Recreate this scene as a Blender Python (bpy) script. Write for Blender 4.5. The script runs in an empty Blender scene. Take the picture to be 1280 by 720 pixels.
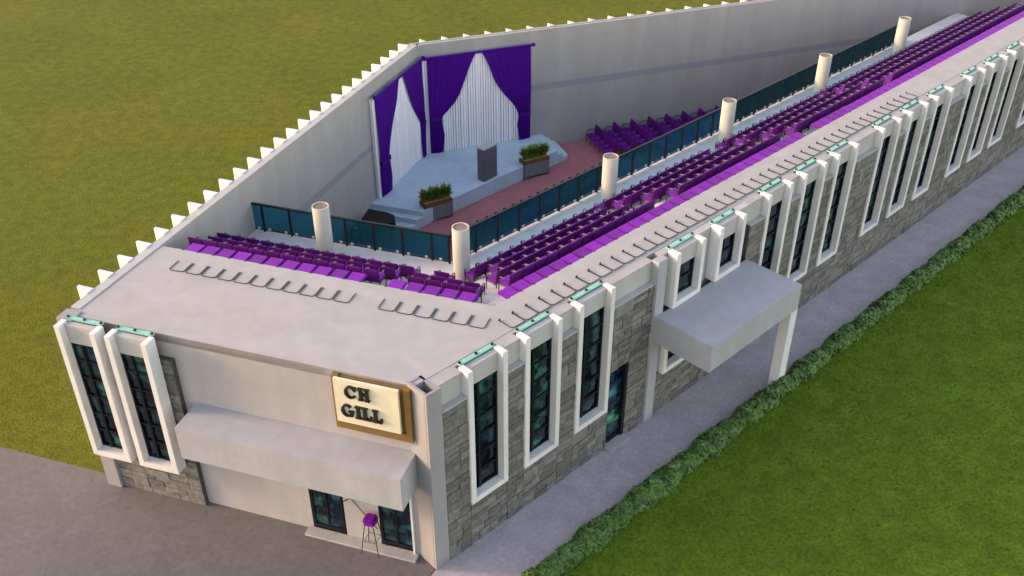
import bpy, bmesh, math, random
import numpy as np
from mathutils import Vector, Matrix
random.seed(7); rng = np.random.default_rng(7)
sc = bpy.context.scene
R = math.radians

# ------------------------------------------------------------------ camera, sky, sun, exposure
cam = bpy.data.objects.new('camera', bpy.data.cameras.new('camera'))
sc.collection.objects.link(cam); sc.camera = cam
cam.location = (0, 0, 23.5); cam.rotation_euler = (R(90 - 33.9), 0, 0)
cam.data.sensor_width = 36; cam.data.lens = 36 * 1234 / 1280
cam.data.clip_start = 0.1; cam.data.clip_end = 3000
SUN_EL, SUN_YAW = 18.0, 274.0            # yaw clockwise from +Y, where the sun stands
w = bpy.data.worlds.new('World'); sc.world = w; w.use_nodes = True
nt = w.node_tree; nt.nodes.clear()
sky = nt.nodes.new('ShaderNodeTexSky'); sky.sky_type = 'NISHITA'; sky.sun_disc = False
sky.sun_elevation = R(SUN_EL); sky.sun_rotation = R(SUN_YAW); sky.air_density = 1.0; sky.dust_density = 1.0
bg = nt.nodes.new('ShaderNodeBackground'); bg.inputs['Strength'].default_value = 0.15
ow = nt.nodes.new('ShaderNodeOutputWorld')
nt.links.new(sky.outputs[0], bg.inputs[0]); nt.links.new(bg.outputs[0], ow.inputs[0])
sl = bpy.data.lights.new('sun', 'SUN'); sl.energy = 0.8; sl.angle = R(10); sl.color = (1.0, 0.83, 0.62)
sun = bpy.data.objects.new('sun', sl); sc.collection.objects.link(sun)
sd = Vector((math.sin(R(SUN_YAW)) * math.cos(R(SUN_EL)), math.cos(R(SUN_YAW)) * math.cos(R(SUN_EL)), math.sin(R(SUN_EL))))
sun.rotation_euler = sd.to_track_quat('Z', 'Y').to_euler(); sun.location = (-60, -10, 40)
sc.view_settings.view_transform = 'Standard'; sc.view_settings.look = 'None'
sc.view_settings.exposure = 1.96
sc.view_settings.use_white_balance = True; sc.view_settings.white_balance_temperature = 9200; sc.view_settings.white_balance_tint = 22; sc.view_settings.gamma = 1.0

# ------------------------------------------------------------------ materials
def lin(c):
    return tuple((v / 255 / 12.92 if v / 255 <= .04045 else ((v / 255 + .055) / 1.055) ** 2.4) for v in c) + (1,)
def mat(name, col, rough=.7, var=.12, scale=3.0, bump=0.0, bscale=40, metal=0, spec=.35, coord='Object', stain=0.0):
    m = bpy.data.materials.new(name); m.use_nodes = True
    n, l = m.node_tree.nodes, m.node_tree.links
    b = n['Principled BSDF']; b.inputs['Roughness'].default_value = rough; b.inputs['Metallic'].default_value = metal
    b.inputs['Specular IOR Level'].default_value = spec
    tc = n.new('ShaderNodeTexCoord')
    nz = n.new('ShaderNodeTexNoise'); nz.inputs['Scale'].default_value = scale; nz.inputs['Detail'].default_value = 6; nz.inputs['Roughness'].default_value = .65
    l.new(tc.outputs[coord], nz.inputs['Vector'])
    rp = n.new('ShaderNodeValToRGB')
    c = Vector(col[:3])
    rp.color_ramp.elements[0].position = .3; rp.color_ramp.elements[1].position = .7
    rp.color_ramp.elements[0].color = (*(c * (1 - var)), 1); rp.color_ramp.elements[1].color = (*(c * (1 + var)), 1)
    l.new(nz.outputs['Fac'], rp.inputs['Fac'])
    out = rp.outputs['Color']
    if stain:
        n2 = n.new('ShaderNodeTexNoise'); n2.inputs['Scale'].default_value = .35; n2.inputs['Detail'].default_value = 8; n2.inputs['Distortion'].default_value = .8
        mp = n.new('ShaderNodeMapping'); mp.inputs['Scale'].default_value = (3.2, 3.2, .45); l.new(tc.outputs[coord], mp.inputs[0]); l.new(mp.outputs[0], n2.inputs['Vector'])
        r2 = n.new('ShaderNodeValToRGB'); r2.color_ramp.elements[0].position = .38; r2.color_ramp.elements[1].position = .68
        r2.color_ramp.elements[0].color = (1 - stain, 1 - stain, 1 - stain * 1.1, 1); r2.color_ramp.elements[1].color = (1, 1, 1, 1)
        l.new(n2.outputs['Fac'], r2.inputs['Fac'])
        mx = n.new('ShaderNodeMix'); mx.data_type = 'RGBA'; mx.blend_type = 'MULTIPLY'; mx.inputs[0].default_value = 1
        l.new(out, mx.inputs[6]); l.new(r2.outputs['Color'], mx.inputs[7]); out = mx.outputs[2]
    l.new(out, b.inputs['Base Color'])
    if bump:
        n3 = n.new('ShaderNodeTexNoise'); n3.inputs['Scale'].default_value = bscale; n3.inputs['Detail'].default_value = 4
        l.new(tc.outputs[coord], n3.inputs['Vector'])
        bp = n.new('ShaderNodeBump'); bp.inputs['Strength'].default_value = bump; bp.inputs['Distance'].default_value = .02
        l.new(n3.outputs['Fac'], bp.inputs['Height']); l.new(bp.outputs[0], b.inputs['Normal'])
    return m
M = {}
M['slab'] = mat('slab_render', (.37, .35, .355), .75, .05, 1.5, .15, 30, stain=.10)
M['plaster'] = mat('plaster', (.42, .41, .41), .8, .05, 2, .2, 30, stain=.08)
M['white'] = mat('white_trim', (.68, .67, .68), .6, .05, 2, .08, 30, stain=.12)
M['pillar'] = mat('pillar_render', (.29, .28, .30), .8, .05, 2, .2, 30, stain=.08)
M['wall_in'] = mat('inner_wall_paint', (.35, .345, .33), .8, .05, 1.2, .12, 20, stain=.10)
M['stripe'] = mat('wall_stripe', (.25, .26, .29), .8, .05, 1.2, .12, 20)
M['gallery'] = mat('gallery_floor', (.63, .60, .60), .7, .05, 1.5, .1, 30, stain=.1)
M['column'] = mat('column_render', (.455, .43, .37), .75, .07, 3, .2, 25, stain=.1)
M['cut'] = mat('column_core', (.20, .15, .14), .9, .2, 8)
M['carpet'] = mat('red_carpet', (.44, .15, .17), .95, .25, 14, .6, 60, stain=.12)
M['stage'] = mat('stage_blue', (.42, .575, .67), .75, .06, 1.2, .1, 20, stain=.10)
M['curtain'] = mat('purple_curtain', (.062, .001, .19), .75, .12, 3, .1, 30, spec=.1)
M['sheer'] = mat('white_backdrop', (.86, .85, .86), .8, .03, 3)
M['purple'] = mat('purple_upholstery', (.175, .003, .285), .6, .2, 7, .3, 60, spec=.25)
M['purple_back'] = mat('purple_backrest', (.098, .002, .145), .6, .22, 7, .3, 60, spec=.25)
for k_ in ('purple', 'purple_back'):          # fabric a little different from seat to seat
    n, l = M[k_].node_tree.nodes, M[k_].node_tree.links; b_ = n['Principled BSDF']; src = b_.inputs['Base Color'].links[0].from_socket
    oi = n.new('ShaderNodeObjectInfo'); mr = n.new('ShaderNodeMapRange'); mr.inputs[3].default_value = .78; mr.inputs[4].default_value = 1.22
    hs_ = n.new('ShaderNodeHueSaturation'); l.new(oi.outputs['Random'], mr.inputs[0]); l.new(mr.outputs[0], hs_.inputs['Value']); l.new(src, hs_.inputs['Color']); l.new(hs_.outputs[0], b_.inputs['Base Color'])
M['black'] = mat('black_metal', (.012, .012, .014), .4, .2, 8, metal=.3)
M['tube'] = mat('dark_tube', (.03, .027, .03), .4, .2, 8, metal=.3)
M['pad'] = mat('tan_armrest', (.20, .145, .135), .6, .15, 6)
M['piano'] = mat('black_lacquer', (.006, .006, .007), .25, .1, 4, spec=.5)
M['ivory'] = mat('ivory_keys', (.7, .68, .62), .4, .05, 10)
M['lectern'] = mat('grey_lectern', (.105, .108, .12), .7, .08, 3, .1, 30)
M['lectern_top'] = mat('lectern_top', (.36, .36, .36), .7, .06, 3)
M['planter'] = mat('grey_planter', (.17, .19, .20), .75, .2, 9, .2, 40)
M['wood'] = mat('brown_wood', (.17, .075, .035), .6, .25, 6, .1, 30)
M['soil'] = mat('dry_straw', (.35, .30, .09), .9, .35, 25)
M['leaf'] = mat('plant_leaf', (.11, .20, .035), .6, .5, 9)
M['leaf_yellow'] = mat('yellow_leaf', (.38, .36, .06), .6, .3, 9)
M['hedge'] = mat('hedge_leaf', (.068, .155, .036), .6, .5, 4)
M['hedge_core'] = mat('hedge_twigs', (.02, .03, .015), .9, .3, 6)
M['sign'] = mat('cream_board', (.68, .62, .48), .6, .05, 3, .1, 30, stain=.08)
M['gold'] = mat('gold_frame', (.20, .115, .035), .5, .12, 4, metal=.1)
M['letter'] = mat('black_letter', (.014, .012, .012), .5, .2, 8)
M['canopy'] = mat('canopy_render', (.36, .365, .40), .75, .06, 2, .1, 30, stain=.1)
M['porch'] = mat('porch_render', (.34, .345, .38), .8, .05, 2, .1, 30, stain=.08)
M['green'] = mat('green_glass_edge', (.20, .50, .40), .3, .15, 6)
M['mullion'] = mat('black_mullion', (.006, .008, .012), .35, .2, 8)
M['step'] = mat('door_step', (.36, .35, .35), .8, .1, 4, .2, 40)
M['path'] = mat('path_concrete', (.41, .36, .39), .9, .16, 7, .7, 26, stain=.14)
M['plaza'] = mat('plaza_paving', (.15, .135, .135), .85, .14, 5, .4, 30, stain=.12)

def grass_mat():
    m = bpy.data.materials.new('lawn_grass'); m.use_nodes = True
    n, l = m.node_tree.nodes, m.node_tree.links; b = n['Principled BSDF']; b.inputs['Roughness'].default_value = .95; b.inputs['Specular IOR Level'].default_value = .1
    tc = n.new('ShaderNodeTexCoord')
    def noise(s, d, dist=0):
        x = n.new('ShaderNodeTexNoise'); x.inputs['Scale'].default_value = s; x.inputs['Detail'].default_value = d; x.inputs['Distortion'].default_value = dist
        l.new(tc.outputs['Object'], x.inputs['Vector']); return x
    a, c, e = noise(.12, 8, .6), noise(1.7, 6), noise(16, 4)
    def ramp(src, c0, c1, p0=.35, p1=.65):
        r = n.new('ShaderNodeValToRGB'); r.color_ramp.elements[0].color = (*c0, 1); r.color_ramp.elements[1].color = (*c1, 1)
        r.color_ramp.elements[0].position = p0; r.color_ramp.elements[1].position = p1; l.new(src.outputs['Fac'], r.inputs['Fac']); return r
    r1 = ramp(a, (.092, .112, .014), (.122, .126, .018), .3, .7); r2 = ramp(c, (.84, .87, .85), (1.14, 1.12, 1.1)); r3 = ramp(e, (.62, .66, .6), (1.3, 1.28, 1.2))
    def mul(x, y):
        k = n.new('ShaderNodeMix'); k.data_type = 'RGBA'; k.blend_type = 'MULTIPLY'; k.inputs[0].default_value = 1; l.new(x, k.inputs[6]); l.new(y, k.inputs[7]); return k.outputs[2]
    l.new(mul(mul(r1.outputs[0], r2.outputs[0]), r3.outputs[0]), b.inputs['Base Color'])
    bp = n.new('ShaderNodeBump'); bp.inputs['Strength'].default_value = .7; bp.inputs['Distance'].default_value = .05
    l.new(e.outputs['Fac'], bp.inputs['Height']); l.new(bp.outputs[0], b.inputs['Normal'])
    return m
M['grass'] = grass_mat()

def stone_mat():
    m = mat('ashlar_stone', (.155, .149, .139), .9, .36, 6, .9, 26)
    n, l = m.node_tree.nodes, m.node_tree.links; b = n['Principled BSDF']
    src = b.inputs['Base Color'].links[0].from_socket
    at = n.new('ShaderNodeAttribute'); at.attribute_name = 'tone'
    k = n.new('ShaderNodeMix'); k.data_type = 'RGBA'; k.blend_type = 'MULTIPLY'; k.inputs[0].default_value = 1
    l.new(src, k.inputs[6]); l.new(at.outputs['Color'], k.inputs[7]); l.new(k.outputs[2], b.inputs['Base Color'])
    return m
M['stone'] = stone_mat()
M['mortar'] = mat('mortar', (.14, .13, .12), .95, .2, 6, .3, 40)

def pane_mat():        # dark tinted window glass, teal and navy reflections painted into its colour
    m = bpy.data.materials.new('painted_reflection_glass'); m.use_nodes = True
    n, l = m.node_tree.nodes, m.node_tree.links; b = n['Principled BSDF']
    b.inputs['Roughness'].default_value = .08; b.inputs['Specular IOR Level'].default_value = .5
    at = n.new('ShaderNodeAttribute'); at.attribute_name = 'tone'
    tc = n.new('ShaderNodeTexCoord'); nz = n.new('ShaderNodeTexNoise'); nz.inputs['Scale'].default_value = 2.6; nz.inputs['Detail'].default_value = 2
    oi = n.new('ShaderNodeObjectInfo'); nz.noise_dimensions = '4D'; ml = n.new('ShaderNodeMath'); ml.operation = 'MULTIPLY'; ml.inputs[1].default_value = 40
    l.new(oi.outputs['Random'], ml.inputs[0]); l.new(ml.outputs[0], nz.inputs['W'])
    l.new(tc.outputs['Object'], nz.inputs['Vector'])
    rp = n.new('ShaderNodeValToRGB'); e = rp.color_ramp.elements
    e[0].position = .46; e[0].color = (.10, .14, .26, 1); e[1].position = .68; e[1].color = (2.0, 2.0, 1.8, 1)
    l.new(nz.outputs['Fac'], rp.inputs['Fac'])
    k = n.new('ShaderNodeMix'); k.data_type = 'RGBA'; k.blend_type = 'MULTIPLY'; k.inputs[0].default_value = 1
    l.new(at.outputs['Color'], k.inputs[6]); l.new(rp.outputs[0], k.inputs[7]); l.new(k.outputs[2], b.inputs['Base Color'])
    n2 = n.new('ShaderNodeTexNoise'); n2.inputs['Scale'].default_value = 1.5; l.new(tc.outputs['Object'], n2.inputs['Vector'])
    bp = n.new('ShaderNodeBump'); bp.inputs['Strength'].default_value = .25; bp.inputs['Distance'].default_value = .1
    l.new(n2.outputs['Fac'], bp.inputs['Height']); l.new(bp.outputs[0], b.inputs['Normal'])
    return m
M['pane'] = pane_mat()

def rail_glass():
    m = bpy.data.materials.new('teal_rail_glass'); m.use_nodes = True
    n, l = m.node_tree.nodes, m.node_tree.links; n.remove(n['Principled BSDF']); out = n['Material Output']
    tr = n.new('ShaderNodeBsdfTransparent'); tr.inputs[0].default_value = (.12, .66, .80, 1)
    gl = n.new('ShaderNodeBsdfGlossy'); gl.inputs['Roughness'].default_value = .03
    df = n.new('ShaderNodeBsdfDiffuse'); df.inputs[0].default_value = (.0, .12, .15, 1)
    m1 = n.new('ShaderNodeMixShader'); m1.inputs[0].default_value = .28; m2 = n.new('ShaderNodeMixShader')
    fr = n.new('ShaderNodeFresnel'); fr.inputs[0].default_value = 1.15
    l.new(tr.outputs[0], m1.inputs[1]); l.new(df.outputs[0], m1.inputs[2]); l.new(fr.outputs[0], m2.inputs[0])
    l.new(m1.outputs[0], m2.inputs[1]); l.new(gl.outputs[0], m2.inputs[2]); l.new(m2.outputs[0], out.inputs[0])
    return m
M['rail_glass'] = rail_glass()

# ------------------------------------------------------------------ helpers
class MB:
    """collects faces; build() links them as ONE mesh object"""
    def __init__(s): s.v = []; s.f = []; s.t = []; s.sm = []
    def add(s, vs, fs, tone=(1, 1, 1), smooth=False):
        o = len(s.v); s.v += [tuple(p) for p in vs]
        for f in fs: s.f.append(tuple(i + o for i in f)); s.t.append(tone); s.sm.append(smooth)
        return s
    def box(s, x0, x1, y0, y1, z0, z1, tone=(1, 1, 1)):
        vs = [(x, y, z) for z in (z0, z1) for y in (y0, y1) for x in (x0, x1)]
        return s.add(vs, [(0, 2, 3, 1), (4, 5, 7, 6), (0, 1, 5, 4), (2, 6, 7, 3), (0, 4, 6, 2), (1, 3, 7, 5)], tone)
    def prism(s, poly, z0, z1, tone=(1, 1, 1)):
        n = len(poly); a = sum(poly[i][0] * poly[(i + 1) % n][1] - poly[(i + 1) % n][0] * poly[i][1] for i in range(n))
        if a < 0: poly = poly[::-1]
        vs = [(x, y, z0) for x, y in poly] + [(x, y, z1) for x, y in poly]
        return s.add(vs, [tuple(range(n))[::-1], tuple(range(n, 2 * n))] + [(i, (i + 1) % n, n + (i + 1) % n, n + i) for i in range(n)], tone)
    def tube(s, pts, r, k=6, closed=False):
        pts = [Vector(p) for p in pts]; n = len(pts); rings = []
        for i, p in enumerate(pts):
            a = pts[i - 1] if (i or closed) else p; b = pts[(i + 1) % n] if (i < n - 1 or closed) else p
            d = (b - a).normalized(); u = d.cross(Vector((0, 0, 1)))
            if u.length < .05: u = d.cross(Vector((0, 1, 0)))
            u.normalize(); q = d.cross(u)
            rings.append([p + r * (math.cos(2 * math.pi * j / k) * u + math.sin(2 * math.pi * j / k) * q) for j in range(k)])
        vs = [p for rg in rings for p in rg]; fs = []
        for i in range(n if closed else n - 1):
            for j in range(k):
                a0, a1 = i * k + j, i * k + (j + 1) % k; b0, b1 = ((i + 1) % n) * k + j, ((i + 1) % n) * k + (j + 1) % k
                fs.append((a0, a1, b1, b0))
        if not closed: fs += [tuple(range(k)), tuple(range((n - 1) * k, n * k))[::-1]]
        return s.add(vs, fs, smooth=True)
    def cyl(s, x, y, z0, z1, r, k=24, r2=None):
        r2 = r if r2 is None else r2
        vs = [(x + r * math.cos(2 * math.pi * j / k), y + r * math.sin(2 * math.pi * j / k), z0) for j in range(k)] + [(x + r2 * math.cos(2 * math.pi * j / k), y + r2 * math.sin(2 * math.pi * j / k), z1) for j in range(k)]
        s.add(vs, [(j, (j + 1) % k, k + (j + 1) % k, k + j) for j in range(k)], smooth=True)
        o = len(s.v) - 2 * k
        s.f += [tuple(o + j for j in range(k))[::-1], tuple(o + k + j for j in range(k))]; s.t += [(1, 1, 1)] * 2; s.sm += [False] * 2
        return s
    def ball(s, c, r, k=8):
        vs, fs = [], []
        for i in range(k + 1):
            for j in range(2 * k):
                a, b = math.pi * i / k, math.pi * j / k
                vs.append((c[0] + r * math.sin(a) * math.cos(b), c[1] + r * math.sin(a) * math.sin(b), c[2] + r * math.cos(a)))
        for i in range(k):
            for j in range(2 * k): fs.append((i * 2 * k + j, (i + 1) * 2 * k + j, (i + 1) * 2 * k + (j + 1) % (2 * k), i * 2 * k + (j + 1) % (2 * k)))
        return s.add(vs, fs, smooth=True)
    def mesh(s, name, m, bevel=0):
        me = bpy.data.meshes.new(name); me.from_pydata(s.v, [], s.f)
        me.materials.append(m)
        me.polygons.foreach_set('use_smooth', s.sm)
        if any(t != (1, 1, 1) for t in s.t):
            ca = me.color_attributes.new('tone', 'FLOAT_COLOR', 'CORNER'); buf = []
            for f, t in zip(s.f, s.t): buf += [t[0], t[1], t[2], 1.0] * len(f)
            ca.data.foreach_set('color', buf)
        me.update()
        if bevel:
            bm = bmesh.new(); bm.from_mesh(me); bmesh.ops.remove_doubles(bm, verts=bm.verts, dist=1e-5)
            bmesh.ops.bevel(bm, geom=[e for e in bm.edges if len(e.link_faces) == 2 and e.calc_face_angle(0) > .6], offset=bevel, segments=2, affect='EDGES', clamp_overlap=True)
            bm.to_mesh(me); bm.free(); me.update()
        return me
    def build(s, name, m, parent=None, frame=None, bevel=0):
        o = bpy.data.objects.new(name, s.mesh(name, m, bevel)); sc.collection.objects.link(o)
        if frame: o.location = (frame[0][0], frame[0][1], 0); o.rotation_euler = (0, 0, frame[1])
        if parent:
            o.parent = parent
            if frame: o.location = o.location - parent.location
        return o
def tag(o, label=None, cat=None, group=None, kind=None):
    if label: o['label'] = label
    if cat: o['category'] = cat
    if group: o['group'] = group
    if kind: o['kind'] = kind
    return o
def thing(name, label, cat, loc=(0, 0, 0), rz=0, group=None):
    o = bpy.data.objects.new(name, None); sc.collection.objects.link(o); o.location = loc; o.rotation_euler = (0, 0, rz); o.empty_display_size = .2
    return tag(o, label, cat, group)
def copy_tree(o, parent=None):
    c = o.copy(); sc.collection.objects.link(c); c.parent = parent
    for ch in list(o.children): copy_tree(ch, c)
    return c
def dirv(yaw): return Vector((math.sin(R(yaw)), math.cos(R(yaw))))
class Fr:      # a wall's own frame: x along the wall, y inward (or outward for inner walls), z up
    def __init__(s, o, xd): s.o = Vector(o); s.x = xd.normalized(); s.y = Vector((-s.x.y, s.x.x)); s.a = math.atan2(s.x.y, s.x.x); s.t = (s.o, s.a)
    def w(s, x, y): return s.o + s.x * x + s.y * y
    def loc(s, p): d = Vector(p) - s.o; return d.dot(s.x), d.dot(s.y)
def isect(p, d, q, e):
    k = d.x * e.y - d.y * e.x; r = q - p; t = (r.x * e.y - r.y * e.x) / k; return p + d * t
FR = Fr((-1.87, 20.18), dirv(46))                   # side facade, x runs away to the right, y into the hall
FL = Fr((-2.90, 20.43), -dirv(-72.5))               # front facade, x runs to the right (negative leftward), y into the hall
FB = Fr((-4.59, 45.91), dirv(69.8))                 # stage wall, y outward
FS = Fr((-4.59, 45.91), dirv(20.4))                 # left wall, x negative toward the viewer, y outward
H, Z0, ZG = 6.7, .25, 4.5
def rl(off): return FR.w(0, off), FR.x               # line parallel to the side facade
def ll(off): return FL.w(0, off), FL.x
def corner(lo, ro): return isect(*ll(lo), *rl(ro))
S_END = 46.0
def left_pt(lo, inset=0): return isect(*ll(lo), FS.w(0, -inset), FS.x)
def right_pt(ro): return FR.w(S_END, ro)
def strip(l0, r0, l1, r1, inset=0.0):                # bent band that follows both facades
    return [left_pt(l0, inset), corner(l0, r0), right_pt(r0), right_pt(r1), corner(l1, r1), left_pt(l1, inset)]

# ------------------------------------------------------------------ ground
def flat(name, poly, z, m, thick=None):
    if thick: o = MB().prism([tuple(p) for p in poly], z - thick, z).build(name, m)
    else: o = MB().add([(p[0], p[1], z) for p in poly], [tuple(range(len(poly)))]).build(name, m)
    return tag(o, kind='structure')
flat('lawn', [(-400, -200), (400, -200), (400, 700), (-400, 700)], -.02, M['grass'])
M['verge'] = mat('verge_grass', (.100, .180, .018), .95, .35, 9, .8, 30, spec=.1, stain=.25)
flat('lawn_strip', [FR.w(-5, -2.7), FR.w(80, -2.7), FR.w(80, -30), FR.w(-5, -30)], -.012, M['verge'])
flat('path', [FR.w(-3.2, -2.06), FR.w(70, -2.06), FR.w(70, .1), FR.w(-.3, .1), FR.w(-1.4, -.2)], .004, M['path'])
flat('plaza', [FR.w(-1.39, -.21), FR.w(-3.21, -2.06), FL.w(.5, -9), FL.w(-16, -9), FL.w(-16, .1), FL.w(.1, .1), FR.w(-.35, .15)], .0, M['plaza'])
floor_poly = [left_pt(.5), corner(.5, .5), right_pt(.5), FB.w(45, 0), FB.o]
flat('carpet_floor', floor_poly, Z0, M['carpet'], .2)

# ------------------------------------------------------------------ church building
church = thing('church_building', 'roofless pale church with stone clad side, tall white framed windows and open gallery', 'church', (FR.o.x, FR.o.y, 0))
def stone(mb, x0, x1, z0, z1, y_front=0.0, y_back=.2):
    """coursed ashlar, every block a little different in length, tone and depth"""
    z = z0; hs = [.28, .22, .34, .25, .4, .2]; i = random.randrange(6)
    mb.box(x0 + .005, x1 - .005, y_front + .035, y_back, z0, z1 - .004, (.4, .4, .4))
    while z < z1 - .02:
        h = min(hs[i % 6] * random.uniform(.9, 1.1), z1 - z); i += 1
        if z1 - z - h < .15: h = z1 - z
        x = x0
        while x < x1 - .01:
            L = random.uniform(.28, .78); L = min(L, x1 - x)
            if x1 - x - L < .25: L = x1 - x
            parts = [(z, h)] if h < .3 or random.random() < .6 else [(z, h * .5), (z + h * .5, h * .5)]
            for pz, ph in parts:
                t = random.uniform(.68, 1.25); g = random.uniform(-.05, .05); d = random.uniform(-.018, .02)
                mb.box(x + .010, x + L - .010, y_front + d, y_front + .05, pz + .010, pz + ph - .010, (t * (1 + g), t, t * (1 - g)))
            x += L
        z += h
def toned(mb, name, m, parent, frame, bevel=0):
    mb.t = [(1.0001, 1, 1) if t == (1, 1, 1) else t for t in mb.t]
    return mb.build(name, m, parent, frame, bevel)
GT = [(.008, .075, .07), (.006, .022, .05), (.008, .05, .065), (.006, .028, .036), (.007, .016, .034), (.008, .085, .07)]  # pane tones, part of the reflections painted into the glass
def window(fr, x0, x1, z0, z1, parent, y=0.0, top_head=6.05, strip_top=True, sill=True):
    """tall box window: white fins and sill, dark glass set back, plaster head panel, green glass edge on top"""
    wn = MB()
    wn.box(x0, x0 + .19, y - .06, y + .36, z0, z1); wn.box(x1 - .19, x1, y - .06, y + .36, z0, z1)
    if sill: wn.box(x0 + .19, x1 - .19, y - .06, y + .36, z0, z0 + .2)
    win = wn.build('window', M['white'], parent, fr.t, .012)
    a, b, c, d = x0 + .19, x1 - .19, z0 + (.2 if sill else .02), min(top_head, z1)
    if top_head < z1:
        MB().box(a, b, y + .16, y + .36, top_head, z1 - .06).build('head_panel', M['plaster'], win).location = (0, 0, 0)
    g = MB(); n = max(1, round((d - c) / .72)); sp = a + (b - a) * .34
    for k in range(n):
        za, zb = c + (d - c) * k / n, c + (d - c) * (k + 1) / n
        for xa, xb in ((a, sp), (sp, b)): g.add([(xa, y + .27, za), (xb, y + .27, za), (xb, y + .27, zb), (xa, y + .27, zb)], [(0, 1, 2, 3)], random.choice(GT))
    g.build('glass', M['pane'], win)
    mu = MB(); mu.box(a, a + .05, y + .2, y + .262, c, d); mu.box(b - .06, b, y + .2, y + .262, c, d); mu.box(sp - .045, sp + .045, y + .2, y + .262, c, d)
    for k in range(n + 1):
        zz = min(max(c + (d - c) * k / n, c + .03), d - .03); mu.box(a + .051, b - .061, y + .215, y + .258, zz - .03, zz + .03)
    mu.build('mullion', M['mullion'], win)
    if strip_top:
        MB().box(x0 + .1, x1 - .1, y + .38, y + .52, z1 - .04, z1 + .012).build('glass_strip', M['green'], win)
        for q in (x0 + .14, (x0 + x1) / 2, x1 - .14): MB().cyl(q, y + .45, z1 + .013, z1 + .05, .045, 8).build('stud', M['black'], win)
    return win
def facade(fr, runs, z_top=H - .02):
    """runs: solid stretches (x0, x1) with a stone face and plaster above"""
    mb, pl = MB(), MB()
    return mb, pl
# -- side facade: rhythm of windows; solid stone between, under and around them
side_windows = [(.90, 2.40), (3.10, 4.62), (5.36, 6.96)]
far_windows = [(x, x + 1.55) for x in (15.2, 17.5, 19.8, 23.2, 25.5, 27.8, 31.0, 33.3, 35.6, 39.0, 41.3)]
def stone_part(*r):
    q = MB(); stone(q, *r); toned(q, 'stone_cladding', M['stone'], church, FR.t)
x = 0.0
door_x = (7.04, 7.98)
for a, b in side_windows + [(9.02, 14.3)] + far_windows + [(S_END, S_END)]:
    if a - x > .02:
        if x < door_x[0] < a + .5 and a > 8:         # the stretch with the door
            stone_part(x, door_x[0], 0, 5.88); stone_part(door_x[1], a, 0, 5.88); stone_part(door_x[0], door_x[1], 3.3, 5.88)
        else: stone_part(x, a, 0, 5.88)
        MB().box(x, a, .2, .5, 5.7, H - .07).build('parapet', M['plaster'], church, FR.t)
        MB().box(x + .002, a - .002, .185, .5, H - .069, H - .014).build('coping', M['slab'], church, FR.t)
    if b - a < 2: stone_part(a, b, 0, 1.75)
    x = b
x = 0
for a, b in side_windows + [(9.02, 14.3)] + far_windows + [(S_END, S_END)]:
    if a - x > .02: MB().box(x + .003, a - .003, -.025, .198, 5.881, 5.93).build('stone_ledge', M['plaster'], church, FR.t, .008)
    x = b
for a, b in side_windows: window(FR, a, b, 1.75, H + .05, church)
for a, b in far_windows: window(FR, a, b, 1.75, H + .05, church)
inner = MB(); x = 0.3
for a, b in [(p + .05, q - .05) for p, q in side_windows] + [(7.04, 7.98)] + [(p + .05, q - .05) for p, q in far_windows] + [(S_END, S_END)]:
    if b - a > .9 and not (6.9 < a < 7.2): inner.box(a, b, .37, .5, 0, 1.9)
    if 6.9 < a < 7.2: inner.box(a, b, .37, .5, 3.31, 6.2)
    inner.box(x, a, .21, .5, 0, 5.69); x = b
inner.build('backing_wall', M['wall_in'], church, FR.t)
# coping between window heads and the roof slab
MB().box(0, S_END, .501, .62, H - .35, H - .012).build('coping', M['slab'], church, FR.t)
# side door
dr = MB(); dr.box(7.04, 7.13, .1, .2, .08, 3.3); dr.box(7.86, 7.98, .02, .2, .08, 3.3); dr.box(7.13, 7.86, .1, .2, 3.18, 3.3); dr.box(7.13, 7.86, .1, .2, .08, .2)
door = dr.build('door', M['mullion'], church, FR.t)
g = MB()
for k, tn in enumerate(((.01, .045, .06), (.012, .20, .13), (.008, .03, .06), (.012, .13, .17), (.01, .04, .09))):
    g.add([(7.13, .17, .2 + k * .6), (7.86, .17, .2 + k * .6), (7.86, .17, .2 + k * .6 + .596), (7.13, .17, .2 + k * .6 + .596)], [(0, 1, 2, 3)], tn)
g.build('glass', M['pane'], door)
MB().box(7.78, 7.81, .03, .1, 1.0, 1.35).build('handle', M['black'], door)
MB().box(6.98, 8.05, -.28, .1, .005, .09).build('doorstep', M['step'], church, FR.t, .01)
# corner pillar: a hollow shell open at the top
pi = MB(); pi.box(-.52, 0, .0, .09, 0, 6.76); pi.box(-.52, -.43, .091, .86, 0, 6.76); pi.box(-.09, 0, .091, .86, 0, 6.70); pi.box(-.429, -.091, .092, .86, 0, 6.35); pi.box(-.43, -.092, .77, .862, 6.352, 6.72)
pi.build('pillar', M['pillar'], church, FR.t, .008)
# porch on the side
MB().box(8.98, 9.44, -.1, .2, 0, H + .04).build('pilaster', M['porch'], church, FR.t, .01)
MB().box(9.05, 14.2, -2.4, -.101, 3.58, 4.62).build('canopy', M['porch'], church, FR.t, .012)
stone_part(9.45, 14.3, 0, 1.9); stone_part(12.61, 14.3, 1.905, 3.57)
MB().box(9.441, 14.3, .2, .5, 0, H - .03).build('porch_wall', M['plaster'], church, FR.t)
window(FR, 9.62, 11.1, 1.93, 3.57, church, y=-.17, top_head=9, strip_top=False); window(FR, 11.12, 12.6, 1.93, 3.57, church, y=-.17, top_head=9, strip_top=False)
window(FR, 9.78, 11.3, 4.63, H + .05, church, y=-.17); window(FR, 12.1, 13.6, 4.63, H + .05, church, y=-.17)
MB().box(14.0, 14.42, -2.3, -1.9, 0, 3.578).build('porch_post', M['white'], church, FR.t, .01)

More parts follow.
